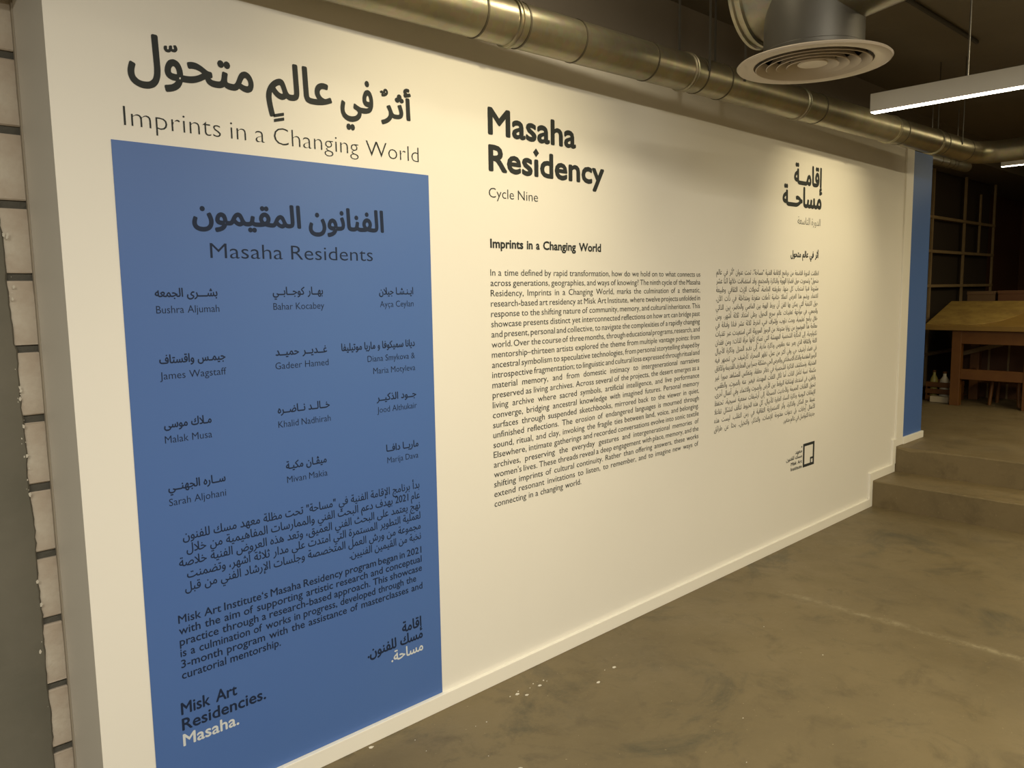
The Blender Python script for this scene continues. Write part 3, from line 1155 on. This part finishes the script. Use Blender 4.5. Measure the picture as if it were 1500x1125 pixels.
# pale sheet on the top, with a curved cut edge
bm = bmesh.new()
outl = [(0.655, 0.015), (0.655, 0.985), (-0.12, 0.985), (-0.13, 0.70), (-0.08, 0.42), (0.02, 0.20), (0.16, 0.05), (0.26, 0.015)]
f0 = []
f1 = []
for y, u in outl:
    x = 8.465 + (9.195 - 8.465) * u
    zz = 1.1665 + (1.3865 - 1.1665) * u
    f0.append(bm.verts.new((x, y, zz + 0.0015)))
    f1.append(bm.verts.new((x, y, zz + 0.0075)))
bm.faces.new(f0[::-1])
bm.faces.new(f1)
for i in range(len(outl)):
    j = (i + 1) % len(outl)
    bm.faces.new((f0[i], f0[j], f1[j], f1[i]))
o = obj('plywood_sheet', bm, M_SHEET, origin=(8.8, 0.3, 1.22))
tag(o, 'thin pale plywood sheet with a curved cut edge lying on the slanted table top', 'sheet')
# long low cabinet right behind the table, carrying boxes and cloth
lc = empty('low_cabinet', (9.40, -0.5, F2), 'low dark wooden cabinet standing behind the drafting table', 'cabinet')
obj('carcass', boxm(9.32, 9.75, -1.6, 0.60, F2, 1.33, bev=0.004), M_RED, lc)
obj('counter', boxm(9.30, 9.77, -1.62, 0.62, 1.33, 1.355, bev=0.003), M_WOOD, lc)


for yy in (-0.9, -0.4, 0.12, 0.30, 0.575):
    obj('frame_strip', boxm(9.312, 9.32, yy, yy + 0.018, F2, 1.33, bev=0.001), M_SHELF, lc)


def carton(y0, y1, h, x0, label, m):
    root = empty('cardboard_box', (x0, (y0 + y1) / 2, 1.355), label, 'box', 'boxes on the low cabinet')
    obj('box_body', boxm(x0, x0 + 0.28, y0, y1, 1.355, 1.355 + h - 0.012, bev=0.003), m, root)
    obj('box_lid', boxm(x0 - 0.004, x0 + 0.284, y0 - 0.004, y1 + 0.004, 1.355 + h - 0.035, 1.355 + h, bev=0.003), m, root)


carton(0.30, 0.56, 0.135, 9.36, 'olive-brown cardboard box nearest the shelving upright, left of the longer box', M_CARD)
carton(-0.05, 0.27, 0.140, 9.36, 'longer red-brown cardboard box behind the middle of the table', mat('red_brown_card', (0.12, 0.05, 0.02), 0.8))
# crumpled cloth heap at the right
rnd = random.Random(3)
bm = bmesh.new()
bmesh.ops.create_icosphere(bm, subdivisions=4, radius=1.0)
for v in bm.verts:
    n = v.co.copy()
    d = 1 + 0.16 * math.sin(7 * n.x + 3 * n.y) + 0.12 * math.sin(11 * n.y + 5 * n.z + 1) + 0.08 * math.sin(17 * n.x - 9 * n.z)
    v.co = Vector((9.50 + n.x * 0.13 * d, -0.38 + n.y * 0.20 * d, 1.355 + max(0.0, 0.028 + n.z * 0.085 * d)))
o = obj('crumpled_cloth', bm, M_CLOTH, smooth=True)
tag(o, 'crumpled cream cloth heaped on the low cabinet at the right edge', 'cloth')
o = obj('flat_carton', boxm(9.33, 9.46, -0.155, -0.06, 1.3565, 1.395, bev=0.003), M_CLOTH)
tag(o, 'small flat pale carton between the brown box and the crumpled cloth', 'box')

# leaning plank seen through the table frame
bm = boxm(-0.012, 0.012, -0.19, 0.19, -0.022, 0.022, bev=0.002)
bmesh.ops.rotate(bm, verts=bm.verts, cent=(0, 0, 0), matrix=Matrix.Rotation(-0.30, 3, 'X'))
bmesh.ops.translate(bm, verts=bm.verts, vec=(9.04, 0.30, 0.905))
o = obj('leaning_plank', bm, M_SHELF, origin=(9.04, 0.28, 0.9))
tag(o, 'short tan plank slanting behind the table frame', 'plank')
# stool behind the frame opening
st = empty('wooden_stool', (9.0, -0.02, F2), 'low wooden stool under the drafting table, with a pale round seat', 'stool')
bm = bmesh.new()
lathe(bm, [(0, 0.245), (0.19, 0.245), (0.20, 0.255), (0.20, 0.270), (0.19, 0.28), (0, 0.28)], (8.86, -0.0, F2), 32)
obj('seat', bm, M_TOP, st, smooth=True)
for dx, dy in ((-0.11, -0.11), (0.11, -0.11), (-0.11, 0.11), (0.11, 0.11)):
    bm = bmesh.new()
    sweep(bm, [(8.86 + dx * 1.15, dy * 1.15, F2), (8.86 + dx, dy, F2 + 0.246)], [0.016, 0.018], 12, True)
    obj('leg', bm, M_WOOD, st, smooth=True)

# crate with a roll and bottles, beneath the left end of the table
cr = empty('wooden_crate', (8.85, 0.58, F2), 'small dark wooden crate on the floor by the left table leg', 'crate')
for zz in (0.40, 0.47, 0.54):
    obj('slat', boxm(8.72, 8.732, 0.44, 0.72, zz - 0.025, zz + 0.025, bev=0.001), M_WOOD, cr)
    obj('slat', boxm(8.998, 9.01, 0.44, 0.72, zz - 0.025, zz + 0.025, bev=0.001), M_WOOD, cr)
for y in (0.44, 0.708):
    obj('end_board', boxm(8.732, 8.998, y, y + 0.012, F2, 0.565, bev=0.001), M_WOOD, cr)
obj('bottom_board', boxm(8.732, 8.998, 0.452, 0.708, F2, F2 + 0.012), M_WOOD, cr)


def bottle(x, y, h, r, m, label, capm):
    root = empty('bottle', (x, y, F2 + 0.012), label, 'bottle', 'bottles in the crate')
    bm = bmesh.new()
    lathe(bm, [(0, 0), (r, 0.0), (r, h * 0.62), (r * 0.85, h * 0.72), (r * 0.38, h * 0.84), (r * 0.36, h * 0.93), (0, h * 0.93)], (x, y, F2 + 0.012), 20)
    obj('bottle_body', bm, m, root, smooth=True)
    bm = bmesh.new()
    lathe(bm, [(0, h * 0.93), (r * 0.42, h * 0.93), (r * 0.42, h), (0, h)], (x, y, F2 + 0.012), 16)
    obj('bottle_cap', bm, capm, root, smooth=True)


bottle(8.80, 0.665, 0.30, 0.038, mat('yellow_green_plastic', (0.42, 0.36, 0.09), 0.4), 'tall yellowish bottle in the crate, farthest left', M_WOOD)
bottle(8.80, 0.565, 0.29, 0.045, mat('white_plastic', (0.75, 0.68, 0.52), 0.4), 'white bottle standing in the middle of the crate', M_WOOD)
bottle(8.80, 0.490, 0.28, 0.030, mat('cream_plastic', (0.66, 0.58, 0.42), 0.4), 'narrow cream bottle in the crate, nearest the table leg', M_WOOD)
o = obj('paper_sheet', boxm(8.62, 8.70, 0.46, 0.64, F2, F2 + 0.06, bev=0.004), mat('pale_paper_stack', (0.50, 0.42, 0.28), 0.8))
tag(o, 'low stack of pale paper on the floor in front of the crate', 'paper')

# ------------------------------------------------------------------ paint and plaster crumbs on the floor by the wall
rnd = random.Random(11)
bm = bmesh.new()
spots = [(2.06, -0.14, 9, 0.06), (1.73, -0.20, 2, 0.05), (2.38, -0.25, 3, 0.05), (1.35, -0.10, 4, 0.15), (2.4, -0.7, 4, 0.5), (1.9, -0.45, 4, 0.3)]
for cx, cy, n, sp in spots:
    for _ in range(n):
        x, y = cx + rnd.gauss(0, sp), min(-0.035, cy + rnd.gauss(0, sp * 0.35))
        s = rnd.choice((0.002, 0.003, 0.005, 0.009))
        k = 5
        a0 = rnd.uniform(0, 6)
        top = [bm.verts.new((x + s * rnd.uniform(0.6, 1.4) * math.cos(a0 + 2 * PI * q / k), y + s * rnd.uniform(0.5, 1) * math.sin(a0 + 2 * PI * q / k), 0.0018)) for q in range(k)]
        bot = [bm.verts.new((v.co.x * 1.0, v.co.y, 0.0)) for v in top]
        bm.faces.new(top)
        for q in range(k):
            bm.faces.new((bot[q], bot[(q + 1) % k], top[(q + 1) % k], top[q]))
o = obj('plaster_crumbs', bm, M_CHIP)
tag(o, 'scattered pale plaster crumbs on the concrete floor along the baseboard', 'debris', kind='stuff')
